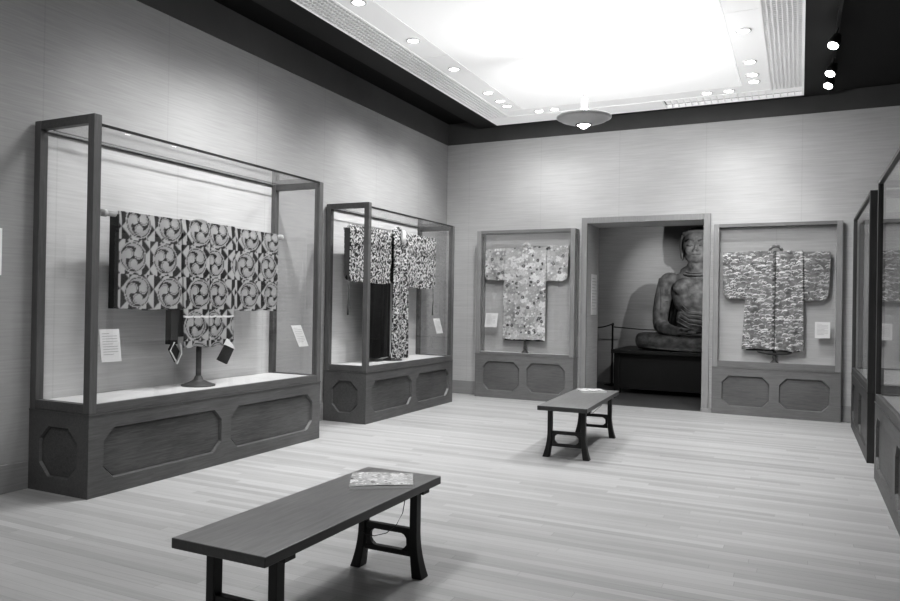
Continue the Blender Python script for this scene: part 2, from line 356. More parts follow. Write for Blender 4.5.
def display_case(label, loc, rotz, L, D, zb, zt, ends_extra=(0, 0), pw=.065, rail=.07, toprail=.02, glass_ends=(True, True), wood_ends=False, glass_top=True, group='glazed wooden display cases', npan=2, backmat='linen', CH='case_h', CV='case_v', CP='panel'):
    """front-bottom centre at the origin, front faces -Y, length along X"""
    t = thing('display_case', label, 'display case', loc, rotz, group)
    h = L / 2; G = .026
    base = NB()
    box(base, -h + .026, h - .026, G + .003, D, 0, zb - .012)
    box(base, -h - .004, h + .004, -.005, D, zb - .012, zb)           # small ledge
    m = .10; seg = L / npan
    for k in range(npan):
        a, b = -h + k * seg, -h + (k + 1) * seg
        ol = a + (.13 if k == 0 else .06); orr = b - (.13 if k == npan - 1 else .06)
        framed_face(base, (a, b, 0, zb - .012), octagon(ol, orr, .115, zb - .115, .09), lambda x, d, z: (x, d * 1.2, z))
    # end faces with one octagon each
    for sgn in ((-1, 1) if D > .4 else ()):
        framed_face(base, (0, D, 0, zb - .012), octagon(.12, D - .12, .115, zb - .115, .10), lambda y, d, z, s=sgn: (s * (h + .0005 - d * .9 - (0)), y, z))
    if D <= .4:
        for sgn in (-1, 1): box(base, sgn * h, sgn * (h - .026), .006, D, 0, zb - .012)
    bo = obj('base', base, M[CH], t)
    for k in range(npan):
        a, b = -h + k * seg, -h + (k + 1) * seg
        ol = a + (.13 if k == 0 else .06); orr = b - (.13 if k == npan - 1 else .06)
        p = NB(); prism(p, octagon(ol + .012, orr - .012, .127, zb - .127, .088), 1, G - .004, G + .02)
        obj('recessed_panel', p, M[CP], bo)
    for sgn in ((-1, 1) if D > .4 else ()):
        p = NB(); o8 = octagon(.132, D - .132, .127, zb - .127, .097)
        prism(p, o8, 0, sgn * (h - .020), sgn * (h - .032))
        obj('recessed_panel', p, M[CP], bo)
    for i, x in enumerate((-h, h - pw)):
        ex = ends_extra[i]
        for y0, y1 in ((0, pw), (D - pw, D)):
            bx('post', M[CV], t, x, x + pw, y0, y1, zb, zt + ex, bevel=.004)
        xi = x if i == 0 else x
        bx('end_rail', M[CH], t, x + .004, x + pw - .004, pw, D - pw, zt + ex - pw, zt + ex, bevel=.003)
        bx('end_rail', M[CH], t, x + .004, x + pw - .004, pw, D - pw, zb, zb + rail, bevel=.003)
    bx('sill', M[CH], t, -h + pw, h - pw, 0.002, .04, zb, zb + rail, bevel=.003)
    tr = M['metal'] if toprail < .03 else M[CH]
    bx('top_rail', tr, t, -h + pw, h - pw, 0.002, .012 if toprail < .03 else .05, zt - toprail, zt)
    bx('top_rail', tr, t, -h + pw, h - pw, D - .035, D - .015, zt - (.010 if toprail < .03 else toprail), zt)
    if toprail < .03:
        bx('top_rail', M['metal'], t, -h + pw, h - pw, D - .13, D - .122, zt - .008, zt)
    bx('deck', M['deck'], t, -h + pw * .5, h - pw * .5, .03, D - .02, zb + .03, zb + rail * .85)
    bx('back_panel', M[backmat], t, -h + pw, h - pw, D - .014, D - .004, zb, zt - .005)
    def pane(vs):
        b = NB(); b.faces.new([b.verts.new(v) for v in vs]); return obj('glass_pane', b, M['glass'], t)
    a, c = -h + pw, h - pw
    pane([(a, .02, zb + rail), (c, .02, zb + rail), (c, .02, zt - toprail * .5), (a, .02, zt - toprail * .5)])
    for i, x in enumerate((-h + pw / 2, h - pw / 2)):
        if wood_ends:
            bx('side_board', M[CV], t, x - .008, x + .008, pw, D - pw, zb + rail, zt - pw)
        else:
            pane([(x, pw, zb + rail), (x, D - pw, zb + rail), (x, D - pw, zt + ends_extra[i] - pw), (x, pw, zt + ends_extra[i] - pw)])
    if glass_top: pane([(a, .014, zt - .008), (c, .014, zt - .008), (c, D - .035, zt - .008), (a, D - .035, zt - .008)])
    else: bx('top_board', M['deck'], t, a, c, .05, D - .035, zt - .02, zt - .002)
    return t
W1 = (-4.598, 3.58, 6.374); W2 = (-4.645, 7.357, 9.75)
display_case('largest glazed wooden display case, nearest on the left wall, with the swirl-patterned jacket inside', (W1[0], (W1[1] + W1[2]) / 2, 0), PI / 2, W1[2] - W1[1], W1[0] - XL - .024, .607, 2.725, (.062, .0))
display_case('glazed wooden display case at the far end of the left wall, holding the leaf-patterned robe', (W2[0], (W2[1] + W2[2]) / 2, 0), PI / 2, W2[2] - W2[1], W2[0] - XL - .024, .62, 2.61, (.045, .0))
display_case('wall case with pale floral robe, left of the doorway', ((C3[0] + C3[1]) / 2, C3[2], 0), 0, C3[1] - C3[0], .225, .685, 2.617, (0, 0), .07, .03, .045, wood_ends=True, glass_top=True, CH='lcase_h', CV='lcase_v', CP='lpanel', backmat='linen_b')
display_case('wall case with grey cloud-patterned robe, right of the doorway', ((C4[0] + C4[1]) / 2, C4[2], 0), 0, C4[1] - C4[0], .17, .648, 2.622, (0, 0), .07, .085, .045, wood_ends=True, glass_top=True, CH='lcase_h', CV='lcase_v', CP='lpanel', backmat='linen_b')
display_case('dark narrow-looking display case on the right wall, beside the back corner', (.591, (10.40 + 7.989) / 2, 0), -PI / 2, 10.40 - 7.989, .67, .675, 2.608, (0, 0), .075, .07, .03, backmat='linen', CV='dcase', CH='dcase')
display_case('display case on the right wall nearest the viewer, cut off by the picture edge', (.597, (7.304 + 4.4) / 2, 0), -PI / 2, 7.304 - 4.4, .665, .668, 2.58, (0, 0), .06, .07, .03, backmat='linen', CV='dcase')

# ------------------------------------------------------------------ textiles
rng = np.random.default_rng(5)
def smooth(e0, e1, x):
    t = np.clip((x - e0) / (e1 - e0), 0, 1); return t * t * (3 - 2 * t)

def pat_swirl(s, z):
    """three-comma roundels on a ground of pinwheel triangles"""
    cw, ch = .335, .283
    row = np.floor((z - .015) / ch); so = s - .10 + (row % 2) * .05
    u = (np.mod(so, cw) / cw - .5) * cw; v = (np.mod(z - .015, ch) / ch - .5) * ch
    g = .0838
    a = np.mod(so, g * 1.0) / g; b = np.mod(z - .015, ch / 3.4) / (ch / 3.4)
    k = (np.floor(so / g) + np.floor((z - .015) / (ch / 3.4))) % 2
    tri = np.where(k == 0, a > b, a + b > 1)
    val = np.where(tri, 172, 30.0)
    edge = (np.abs(np.where(k == 0, a - b, a + b - 1)) < .05)
    val = np.where(edge, 120, val)
    R = .130; r = np.sqrt(u * u + v * v); th = np.arctan2(v, u)
    inside = r < R
    q = r / R
    c = np.full_like(s, 34.0)
    for j in range(3):
        t0 = 2 * PI * j / 3 + .5
        d = np.hypot(u - .44 * R * math.cos(t0), v - .44 * R * math.sin(t0))
        dl = np.mod(th - t0, 2 * PI)
        ti = .34 + .54 * np.clip(dl / 2.1, 0, 1) ** .8
        tail = (dl < 2.25) & (q > ti) & (q < .86 + .0 * q) & ~((dl < .2) & (q > .80))
        comma = (d < .345 * R) | tail
        c = np.where(comma, 172 - 22 * q, c)
        c = np.where((d < .30 * R) & (d > .24 * R) & (dl > 3), 120, c)
    c = np.where((q > .91), 160, c)
    return np.where(inside, c, val)

def motif_layer(val, s, z, cell, draw, seed):
    """draw(ds, dz, rnd) -> (mask, value) evaluated for the 9 neighbouring jittered cells"""
    i0 = np.floor(s / cell).astype(int); j0 = np.floor(z / cell).astype(int)
    r = np.random.default_rng(seed).random((97, 89, 6))
    for di in (-1, 0, 1):
        for dj in (-1, 0, 1):
            i = i0 + di; j = j0 + dj; q = r[i % 97, j % 89]
            cs = (i + q[..., 0]) * cell; cz = (j + q[..., 1]) * cell
            mk, vv = draw(s - cs, z - cz, q)
            val = np.where(mk, vv, val)
    return val

def pat_leaf(s, z):
    val = np.full_like(s, 26.0)
    def leaf(ds, dz, q):
        a = q[..., 2] * PI; x = ds * np.cos(a) + dz * np.sin(a); y = -ds * np.sin(a) + dz * np.cos(a)
        y = y + x * x * 6 * (q[..., 3] - .5)
        w = .0082 * np.clip(1 - (x / .036) ** 2, 0, 1)
        return (np.abs(y) < w) & (np.abs(y) > .0012), 190 + 45 * q[..., 4]
    val = motif_layer(val, s, z, .042, leaf, 3)
    val = motif_layer(val, s + 5, z, .060, leaf, 8)
    return val

def pat_floral(s, z):
    n = np.sin(s * 9 + np.sin(z * 7) * 2) + np.sin(z * 11 + s * 5) + np.sin(s * 31 + z * 17) * .6
    val = 172 + 12 * n + 8 * np.sin(z * 120) * (np.sin(z * 8 + s * 3) > .1)
    def patch(ds, dz, q):
        r = np.hypot(ds, dz * 1.3); R = .045 + .03 * q[..., 2]
        ang = np.arctan2(dz, ds); R = R * (1 + .25 * np.cos(5 * ang + q[..., 3] * 6))
        return r < R, 150 + 70 * q[..., 4] + 16 * np.cos(r * 260)
    val = motif_layer(val, s, z, .11, patch, 11)
    def small(ds, dz, q):
        r = np.hypot(ds, dz); R = .008 + .010 * q[..., 2]
        return (r < R) & (q[..., 3] > .25), np.where(q[..., 4] > .90, 66, 150 + 85 * q[..., 5])
    val = motif_layer(val, s, z, .045, small, 12)
    def star(ds, dz, q):
        r = np.hypot(ds, dz); m = (r < .024) & (r > .007) & (q[..., 3] > .55)
        return m, 80
    val = motif_layer(val, s, z, .17, star, 13)
    return val

def pat_cloud(s, z):
    n = np.sin(s * 13 + 2 * np.sin(z * 9)) * np.sin(z * 15 + s * 4)
    val = 122 + 16 * n + 14 * np.sin(s * 45 + 3 * np.sin(z * 33)) * np.sin(z * 60)
    def dark(ds, dz, q):
        return (np.hypot(ds, dz * 1.6) < .02 + .02 * q[..., 2]) & (q[..., 3] > .4), 84 + 40 * q[..., 4]
    val = motif_layer(val, s, z, .07, dark, 21)
    def arc(ds, dz, q):
        w = .026 + .022 * q[..., 2]; top = (.012 + .012 * q[..., 5]) * np.sqrt(np.clip(1 - (ds / w) ** 2, 0, 1)) + ds * .5 * (q[..., 3] - .5)
        th = .006 + .010 * q[..., 3]
        m = (np.abs(ds) < w) & (dz < top) & (dz > top - th) & (q[..., 5] > .22)
        return m, 178 + 66 * q[..., 4]
    val = motif_layer(val, s, z, .062, arc, 22)
    val = motif_layer(val, s + 2, z + 1, .085, arc, 27)
    def fleck(ds, dz, q):
        a = q[..., 2] * PI; x = ds * np.cos(a) + dz * np.sin(a); y = -ds * np.sin(a) + dz * np.cos(a)
        return (np.abs(y) < .0035) & (np.abs(x) < .016) & (q[..., 3] > .3), 90 + 130 * q[..., 4]
    return motif_layer(val, s + 3, z, .04, fleck, 23)

def sheet(name, parent, s0, s1, z0, z1, pat, depth, s0b=None, s1b=None, roundl=0, roundr=0, step=.0085, fold=.012, thick=.014, mul=1.0, sag=.0, seed=0, shade_fn=None):
    """hanging cloth panel in the local XZ plane; top edge s0..s1, bottom edge s0b..s1b"""
    s0b = s0 if s0b is None else s0b; s1b = s1 if s1b is None else s1b
    nx = max(4, int((s1 - s0) / step)); nz = max(4, int((z1 - z0) / step))
    u = np.linspace(0, 1, nx + 1)[None, :].repeat(nz + 1, 0); v = np.linspace(0, 1, nz + 1)[:, None].repeat(nx + 1, 1)
    sm = (s0b + (s1b - s0b) * u) * (1 - v) + (s0 + (s1 - s0) * u) * v
    W = s1 - s0; lo = np.zeros_like(u)
    if roundl:
        d = np.clip(u * W, 0, roundl); lo = np.maximum(lo, roundl - np.sqrt(np.clip(roundl ** 2 - (roundl - d) ** 2, 0, None)))
    if roundr:
        d = np.clip((1 - u) * W, 0, roundr); lo = np.maximum(lo, roundr - np.sqrt(np.clip(roundr ** 2 - (roundr - d) ** 2, 0, None)))
    lo = lo + .006 * np.sin(u * 9 + seed)
    zz = (z0 + lo) * (1 - v) + (z1 + sag * (-4) * u * (1 - u)) * v
    rr = np.random.default_rng(seed + 40).random(6)
    dep = depth - fold * (np.sin(u * (5 + 5 * rr[0]) + rr[1] * 6 + v * 1.2) * (.35 + .65 * (1 - v)) + .4 * np.sin(u * 23 + rr[2] * 6 - v * 3) * (1 - v * .7))
    dep += fold * 1.5 * smooth(.85, 1, v) ** 2
    g = pat(sm, zz) if callable(pat) else np.full_like(u, float(pat))
    g = np.clip(g * mul, 5, 250)
    if shade_fn is not None: g = shade_fn(g, sm, zz)
    l = np.where(g / 255 <= .04045, g / 255 / 12.92, ((g / 255 + .055) / 1.055) ** 2.4)
    co = np.stack([sm, dep, zz], -1).reshape(-1, 3)
    idx = np.arange((nx + 1) * (nz + 1)).reshape(nz + 1, nx + 1)
    f = np.stack([idx[:-1, :-1], idx[:-1, 1:], idx[1:, 1:], idx[1:, :-1]], -1).reshape(-1, 4)
    me = bpy.data.meshes.new(name); me.from_pydata(co.tolist(), [], f.tolist())
    at = me.attributes.new('weave', 'FLOAT_COLOR', 'POINT')
    lc = l.reshape(-1); col = np.stack([lc, lc, lc, np.ones_like(lc)], -1).astype(np.float32).reshape(-1)
    at.data.foreach_set('color', col)
    me.materials.append(M['silk'])
    for p in me.polygons: p.use_smooth = True
    o = bpy.data.objects.new(name, me); C.objects.link(o); o.parent = parent
    sd = o.modifiers.new('thickness', 'SOLIDIFY'); sd.thickness = thick; sd.offset = -1
    return o

def collar(parent, s, z, wd, ht, pat, depth, r=.022):
    """rounded neckband standing up at the top and running down the front"""
    b = NB(); pts = []
    for k in range(13):
        a = PI * k / 12; pts.append((s - wd * math.cos(a), depth + .02 - .03 * math.sin(a), z + ht * math.sin(a)))
    tube(b, pts, r, 8)
    o = obj('collar', b, M['silk'], parent, smooth=True)
    me = o.data; n = len(me.vertices); co = np.empty(n * 3); me.vertices.foreach_get('co', co); co = co.reshape(-1, 3)
    g = np.clip(pat(co[:, 0], co[:, 2]), 5, 250) / 255; l = g ** 2.2
    at = me.attributes.new('weave', 'FLOAT_COLOR', 'POINT')
    at.data.foreach_set('color', np.stack([l, l, l, np.ones_like(l)], -1).astype(np.float32).reshape(-1))
    return o

def stand(label, loc, rotz, s0, s1, ztop, zdeck, baser=.17, flat=False, rr=.022, polemat='stand', rodmat='rod'):
    t = thing('garment_stand', label, 'stand', loc, rotz, 'stands that carry the robes')
    b = NB(); lathe(b, [(0, 0), (baser, 0), (baser, .012), (baser * .62, .03), (baser * .3, .055), (.03, .09), (0, .095)], (0, 0, zdeck)); obj('base', b, M[polemat], t, smooth=True)
    b = NB(); lathe(b, [(.024, .06), (.024, .35), (.017, .36), (.017, ztop - zdeck - .02), (0, ztop - zdeck - .02)], (0, 0, zdeck), 16); obj('pole', b, M[polemat], t, smooth=True)
    b = NB(); tube(b, [(s0, 0, ztop), (s1, 0, ztop)], rr, 14); obj('rod', b, M[rodmat], t, smooth=True)
    for s in (s0, s1):
        b = NB(); tube(b, [(s - .018, 0, ztop), (s + .018, 0, ztop)], rr * 1.35, 14); obj('rod_end', b, M[rodmat], t, smooth=True)
    return t

# --- swirl jacket (left wall, near case)
SX = -4.95; yc = 4.985
dk = .607 + .07 * .85
stand('dark stand with pale horizontal rod under the swirl-patterned jacket', (SX, yc, 0), PI / 2, 3.955 - yc, 6.115 - yc, 2.125, dk, .15)
k1 = thing('kimono', 'bold jacket of comma roundels and dark triangles, spread on a pale rod', 'kimono', (SX, yc, 2.125), PI / 2)
def T1(s): return s - yc
Z1 = 2.125
def p1(s, z): return pat_swirl(s + 1.0, z + Z1 - 1.352)
sheet('sleeve', k1, T1(4.067), T1(4.77), 1.362 - Z1, .03, p1, -.045, seed=1, fold=.008, thick=.012)
sheet('sleeve', k1, T1(5.378), T1(6.022), 1.352 - Z1, .025, p1, -.045, seed=2, fold=.008, thick=.012)
for a, b, sd in ((4.705, 5.04, 3), (5.04, 5.378, 4)):
    sheet('body_panel', k1, T1(a), T1(b), 1.025 - Z1, .035, lambda s, z, a=a: pat_swirl(s + 1.0 + (a - 4.7) * .3, z + Z1 - 1.352), -.06, T1(a if sd == 4 else 4.745), T1(b if sd == 3 else 5.36), seed=sd, fold=.010,
          shade_fn=lambda g, s, z: np.where(np.abs(z + Z1 - 1.30) < .008, 225, g))
for a, b in ((4.06, 4.70), (5.385, 6.03)):
    bx('lining', M['lining'], k1, T1(a), T1(b), .05, .062, 1.37 - Z1, .0)
bx('lining', M['lining'], k1, T1(4.058), T1(4.066), -.04, .052, 1.37 - Z1, .0)
bx('lining', M['lining'], k1, T1(4.655), T1(5.36), .03, .05, 1.12 - Z1, -.02)
bx('lining', M['lining'], k1, T1(4.62), T1(4.70), -.035, .03, 1.06 - Z1, 1.36 - Z1)
b = NB(); prism(b, [(T1(5.13), .90 - Z1), (T1(5.25), .85 - Z1), (T1(5.34), .99 - Z1), (T1(5.23), 1.035 - Z1)], 1, -.095, -.075); obj('ribbon_end', b, M['lining'], k1)
b = NB(); prism(b, [(T1(5.215), 1.035 - Z1), (T1(5.35), .985 - Z1), (T1(5.32), 1.03 - Z1), (T1(5.25), 1.09 - Z1)], 1, -.10, -.08); obj('ribbon_end', b, M['paint'], k1)
b = NB(); prism(b, [(T1(4.575), 1.02 - Z1), (T1(4.65), .905 - Z1), (T1(4.69), 1.0 - Z1), (T1(4.62), 1.09 - Z1)], 1, -.07, -.05); obj('ribbon_end', b, M['lining'], k1)
b = NB(); tube(b, [(T1(4.62), -.08, 1.08 - Z1), (T1(4.57), -.085, 1.01 - Z1), (T1(4.65), -.085, .895 - Z1), (T1(4.70), -.085, .98 - Z1), (T1(4.68), -.085, 1.07 - Z1)], .007, 8); obj('ribbon_end', b, M['rod'], k1)
collar(k1, T1(4.96), .03, .07, .012, p1, -.02, .018)

# --- leaf robe (left wall, far case)
y2 = 8.50; dk2 = .62 + .06
stand('dark stand holding up the black-and-white leaf-patterned robe', (SX, y2, 0), PI / 2, 7.40 - y2, 9.68 - y2, 2.37, dk2, .13, rr=.014)
k2 = thing('kimono', 'long robe densely covered with white leaves on black, hung open with dangling tassels', 'kimono', (SX, y2, 2.37), PI / 2)
def T2(s): return s - y2
Z2 = 2.37
def p2(s, z): return pat_leaf(s + 4.0, z + 5.0)
sheet('sleeve', k2, T2(7.375), T2(8.34), 1.70 - Z2, .035, p2, -.05, seed=5, roundl=.10, fold=.014)
sheet('sleeve', k2, T2(8.74), T2(9.66), 1.665 - Z2, .055, p2, -.05, seed=6, roundr=.10, fold=.012)
sheet('body_panel', k2, T2(8.37), T2(8.75), .70 - Z2, .06, p2, -.08, T2(8.37), T2(8.76), seed=7, fold=.02)
sheet('lining', k2, T2(7.84), T2(8.50), .73 - Z2, .0, 20.0, .03, seed=8, fold=.03, step=.03)
sheet('back_panel', k2, T2(7.40), T2(9.66), 1.72 - Z2, .0, lambda s, z: p2(s, z) * .7, .05, seed=9, fold=.01, step=.012, roundl=.1, roundr=.1)
bx('sleeve_edge', M['stand'], k2, T2(7.382), T2(7.392), -.04, .05, 1.78 - Z2, -.01)
b = NB()
for s, z0, z1 in ((7.36, 1.72, 1.30), (9.60, 1.70, 1.28)):
    b = NB(); tube(b, [(T2(s), -.03, z0 - Z2), (T2(s) + .004, -.035, (z0 + z1) / 2 - Z2), (T2(s), -.03, z1 + .10 - Z2), (T2(s), -.03, z1 - Z2)], [.005, .005, .008, .013], 8)
    obj('tassel', b, M['stand'], k2, smooth=True)
collar(k2, T2(8.53), .03, .085, .07, p2, -.03, .02)
b = NB(); ell(b, (T2(8.57), -.10, -.03), (.05, .03, .10)); obj('collar_lining', b, M['rod'], k2, smooth=True)

# --- pale floral robe (wall case left of the door)
YK3 = 10.66
def sc(v, c, y0, y1): return c + (v - c) * y1 / y0
f3 = YK3 / 10.65
def X3(x): return x * f3
def Zs(z, f): return 1.45 + (z - 1.45) * f
x3 = X3(-3.84); Z3 = Zs(2.345, f3)
stand('thin dark stand behind the pale floral robe', (x3, YK3 + .012, 0), 0, X3(-4.45) - x3, X3(-3.22) - x3, Z3 - .02, .685 + .0255, .055, rr=.010, polemat='stand')
k3 = thing('kimono', 'pale grey floral robe with small dark blossoms, hung flat with square sleeves', 'kimono', (x3, YK3, Z3))
def T3(x): return X3(x) - x3
def P3(s, z): return pat_floral(s + 6.0, z + 4.0) * 1.12
def z3(z): return Zs(z, f3) - Z3
sheet('sleeve', k3, T3(-4.52), T3(-4.19), z3(1.84), z3(2.34), lambda s, z: P3(s, z) * .9, -.02, seed=11, roundl=.09, fold=.006)
sheet('sleeve', k3, T3(-3.50), T3(-3.155), z3(1.83), z3(2.375), P3, -.02, T3(-3.50), T3(-3.17), seed=12, roundr=.09, fold=.006)
sheet('body_panel', k3, T3(-4.19), T3(-3.842), z3(.915), z3(2.345), lambda s, z: P3(s, z) * .93, -.035, T3(-4.205), T3(-3.835), seed=13, fold=.008)
sheet('body_panel', k3, T3(-3.842), T3(-3.50), z3(.92), z3(2.36), P3, -.04, T3(-3.835), T3(-3.505), seed=14, fold=.008)
bx('lining', M['lining'], k3, T3(-4.17), T3(-3.53), -.006, .0, z3(.90), z3(2.2))
collar(k3, T3(-3.83), z3(2.36), .055, .05, P3, -.02, .018)

# --- grey cloud robe (wall case right of the door)
YK4 = 10.765; f4 = YK4 / 10.72
def X4(x): return x * f4
x4 = X4(-.305); Z4 = Zs(2.235, f4)
t = stand('dark stand with flared feet below the grey cloud-patterned robe', (x4, YK4 + .012, 0), 0, X4(-.93) - x4, X4(.31) - x4, Z4 - .02, .648 + .072, .055, rr=.010)
for sg in (-1, 1):
    b = NB(); ell(b, (sg * .10, -.02, .86), (.12, .02, .022), (0, sg * -.12, 0)); obj('arm', b, M['stand'], t, smooth=True)
k4 = thing('kimono', 'mid-grey robe scattered with white clouds, rounded sleeves and peaked collar', 'kimono', (x4, YK4, Z4))
def T4(x): return X4(x) - x4
def z4(z): return Zs(z, f4) - Z4
def P4(s, z): return pat_cloud(s + 6.0, z + 4.0) * 1.08
sheet('sleeve', k4, T4(-.975), T4(-.64), z4(1.585), z4(2.235), P4, -.02, T4(-.968), T4(-.66), seed=21, roundl=.14, fold=.008)
sheet('sleeve', k4, T4(.02), T4(.355), z4(1.57), z4(2.225), lambda s, z: P4(s, z) * .93, -.02, T4(.03), T4(.34), seed=22, roundr=.14, fold=.008)
sheet('body_panel', k4, T4(-.645), T4(-.30), z4(.91), z4(2.24), P4, -.035, T4(-.715), T4(-.30), seed=23, fold=.010,
      shade_fn=lambda g, s, z: np.where(s > T4(-.30) - .018 - .02 * (np.mod(z * 16, 1) > .5), g * .62, g))
sheet('body_panel', k4, T4(-.30), T4(.025), z4(.90), z4(2.24), P4, -.04, T4(-.30), T4(.05), seed=24, fold=.010,
      shade_fn=lambda g, s, z: np.where(np.abs(z - z4(1.32)) < .007, 225, g))
bx('lining', M['lining'], k4, T4(-.66), T4(.0), -.006, .0, z4(.89), z4(2.1))
b = NB(); prism(b, [(-.085, -.02), (.085, -.02), (.05, .045), (0, .075), (-.05, .045)], 1, -.03, .0)
collar(k4, .0, 0, .075, .07, P4, -.025, .02)
b.free()

# ------------------------------------------------------------------ cards in the cases
def card(label, loc, rot, w, h, skew=0):
    t = thing('label_card', label, 'card', loc, 0, 'white text cards in the display cases'); t.rotation_euler = rot
    b = NB(); prism(b, [(-w / 2, 0), (w / 2, 0), (w / 2 - skew, h), (-w / 2 - skew, h)], 1, -.002, .002); obj('sheet', b, M['white'], t)
    b = NB(); r = random.Random(int(abs(loc[1]) * 100))
    n = 9
    for k in range(n):
        z = h * (.86 - .72 * k / n); ln = w * (.74 if k % 4 else .5) * (1 if k else .7)
        x0 = -w * .38 - skew * z / h
        box(b, x0, x0 + ln, -.0036, -.0021, z, z + .0035)
    obj('print', b, M['ink'], t)
    b = NB(); prism(b, [(.0, h * .55), (.0, .0), (.06, .0)], 0, -.004, .004); obj('easel', b, M['paint'], t)
card('white text card in the largest left case, at its near end beside the front post', (-4.66, 3.815, .975), (0, 0, PI / 2), .175, .245, .03)
card('white text card in the largest left case, at its far end', (-4.70, 6.215, .98), (0, 0, PI / 2), .16, .225, .14)
card('white text card in the far left case, right of the leaf robe', (-4.75, 9.52, 1.02), (0, 0, PI / 2), .20, .22, .13)
card('white text card in the wall case beside the pale floral robe', (-4.40, 10.60, 1.098), (0, 0, 0), .205, .222, -.025)
card('white text card in the wall case beside the grey cloud robe', (.268, 10.72, 1.085), (0, 0, 0), .178, .212, 0)
# wall notice at the far left edge, and the panel inside the doorway
o = bx('wall_label', M['white'], None, -.006, .006, -.30, 0, 0, .345); o.location = (XL + .007, 3.352, 1.607); tag(o, 'white notice on the left wall before the first case, cut by the picture edge', 'sign')
t = thing('wall_label', 'pale text panel on the inner side of the doorway', 'sign', (DX0 + .002, 11.12, 1.42))
bx('sheet', M['paint'], t, 0, .008, -.12, .20, -.10, .53)
b = NB()
for k in range(11): box(b, .008, .0095, -.09, .17 - (.08 if k % 3 == 0 else 0), .46 - k * .047, .468 - k * .047)
obj('print', b, M['ink'], t)

# ------------------------------------------------------------------ benches
def bench(label, x0, x1, y0, y1, H=.51, inset=(.16, .15), rz=0):
    t = thing('bench', label, 'bench', ((x0 + x1) / 2, (y0 + y1) / 2, 0), rz, 'low wooden gallery benches')
    hx = (x1 - x0) / 2; hy = (y1 - y0) / 2; th = .042
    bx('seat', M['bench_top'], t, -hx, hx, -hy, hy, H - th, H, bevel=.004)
    for e, (sy, ins) in enumerate(((-1, inset[0]), (1, inset[1]))):
        yc = sy * (hy - ins)
        bx('cleat', M['bench_leg'], t, -hx + .01, hx - .01, yc - .035, yc + .035, H - th - .022, H - th, bevel=.003)
        lx = hx - .075
        for sx in (-1, 1):
            # leg profile: straight, flaring outward and forward at the foot
            b = NB(); zt = H - th - .022; rows = []
            for k in range(13):
                f = k / 12; z = zt * (1 - f); q = max(0, (f - .45) / .55); off = .034 * q ** 2
                wd = .021 + .010 * q ** 2; dd = .026 + .012 * q ** 2
                cx = sx * (lx + off)
                rows.append([b.verts.new((cx - wd, yc - dd, z)), b.verts.new((cx + wd, yc - dd, z)), b.verts.new((cx + wd, yc + dd, z)), b.verts.new((cx - wd, yc + dd, z))])
            for a, c in zip(rows, rows[1:]):
                for i in range(4): b.faces.new([a[i], a[(i + 1) % 4], c[(i + 1) % 4], c[i]])
            b.faces.new(rows[0]); b.faces.new(rows[-1])
            obj('leg', b, M['bench_leg'], t, .004)
        # stretcher frame with rounded corners
        xi = lx - .02
        bx('stretcher', M['bench_leg'], t, -xi, xi, yc - .018, yc + .018, .222, .252, bevel=.003)
        bx('stretcher', M['bench_leg'], t, -xi, xi, yc - .018, yc + .018, .105, .133, bevel=.003)
        for sx in (-1, 1):
            b = NB(); xe = sx * (xi - .005)
            prism(b, [(xe, .12), (xe, .237), (xe - sx * .055, .237), (xe - sx * .055, .222), (xe - sx * .035, .214), (xe - sx * .022, .198), (xe - sx * .02, .162), (xe - sx * .033, .146), (xe - sx * .05, .134), (xe - sx * .05, .12)], 1, yc - .014, yc + .014)
            obj('bracket', b, M['bench_leg'], t, .002)
    return t
bench('larger looking wooden bench in the foreground with an open catalogue on it', -2.224, -1.755, 2.112, 3.56, .51, (.16, .15))
bench('smaller looking wooden bench farther back, in front of the doorway', -2.255, -1.78, 6.53, 8.16, .51, (.20, .14), .045)

def book(label, pts, z, seed):
    cx = sum(p[0] for p in pts) / 4; cy = sum(p[1] for p in pts) / 4
    t = thing('book', label, 'book', (cx, cy, z), 0, 'printed catalogues lying on the benches')
    q = [(p[0] - cx, p[1] - cy) for p in pts]
    b = NB(); prism(b, q, 2, .0, .014); obj('page_block', b, M['paint'], t)
    # cover: bilinear grid carrying the printed pattern
    n = 44; co = []; g = []
    for i in range(n + 1):
        for k in range(n + 1):
            u, v = i / n, k / n
            x = (q[0][0] * (1 - u) + q[1][0] * u) * (1 - v) + (q[3][0] * (1 - u) + q[2][0] * u) * v
            y = (q[0][1] * (1 - u) + q[1][1] * u) * (1 - v) + (q[3][1] * (1 - u) + q[2][1] * u) * v
            co.append((x * 1.01, y * 1.01, .0165 + .003 * math.sin(u * PI)))
    idx = lambda i, k: i * (n + 1) + k
    f = [(idx(i, k), idx(i + 1, k), idx(i + 1, k + 1), idx(i, k + 1)) for i in range(n) for k in range(n)]
    me = bpy.data.meshes.new('cover'); me.from_pydata(co, [], f); A = np.array(co)
    l = (np.clip(pat_floral(A[:, 0] * 1.6 + seed, A[:, 1] * 1.6 + 9) * 1.05, 60, 250) / 255) ** 2.2
    at = me.attributes.new('weave', 'FLOAT_COLOR', 'POINT'); at.data.foreach_set('color', np.stack([l, l, l, l * 0 + 1], -1).astype(np.float32).reshape(-1))
    me.materials.append(M['silk']); o = bpy.data.objects.new('cover', me); C.objects.link(o); o.parent = t
    return t
book('pale patterned catalogue lying on the foreground bench', [(-2.18, 3.335), (-1.885, 3.475), (-1.765, 3.26), (-2.03, 3.075)], .51, 3)
book('pale patterned catalogue lying at the far end of the small-looking bench by the doorway', [(-2.25, 7.96), (-2.02, 8.1), (-1.9, 7.93), (-2.13, 7.75)], .51, 5)
b = NB(); pts = [Vector(p) for p in ((-1.86, 3.33, .466), (-1.85, 3.33, .42), (-1.865, 3.335, .35), (-1.905, 3.34, .28), (-1.97, 3.35, .225), (-2.05, 3.36, .195), (-2.11, 3.37, .19), (-2.14, 3.375, .20))]
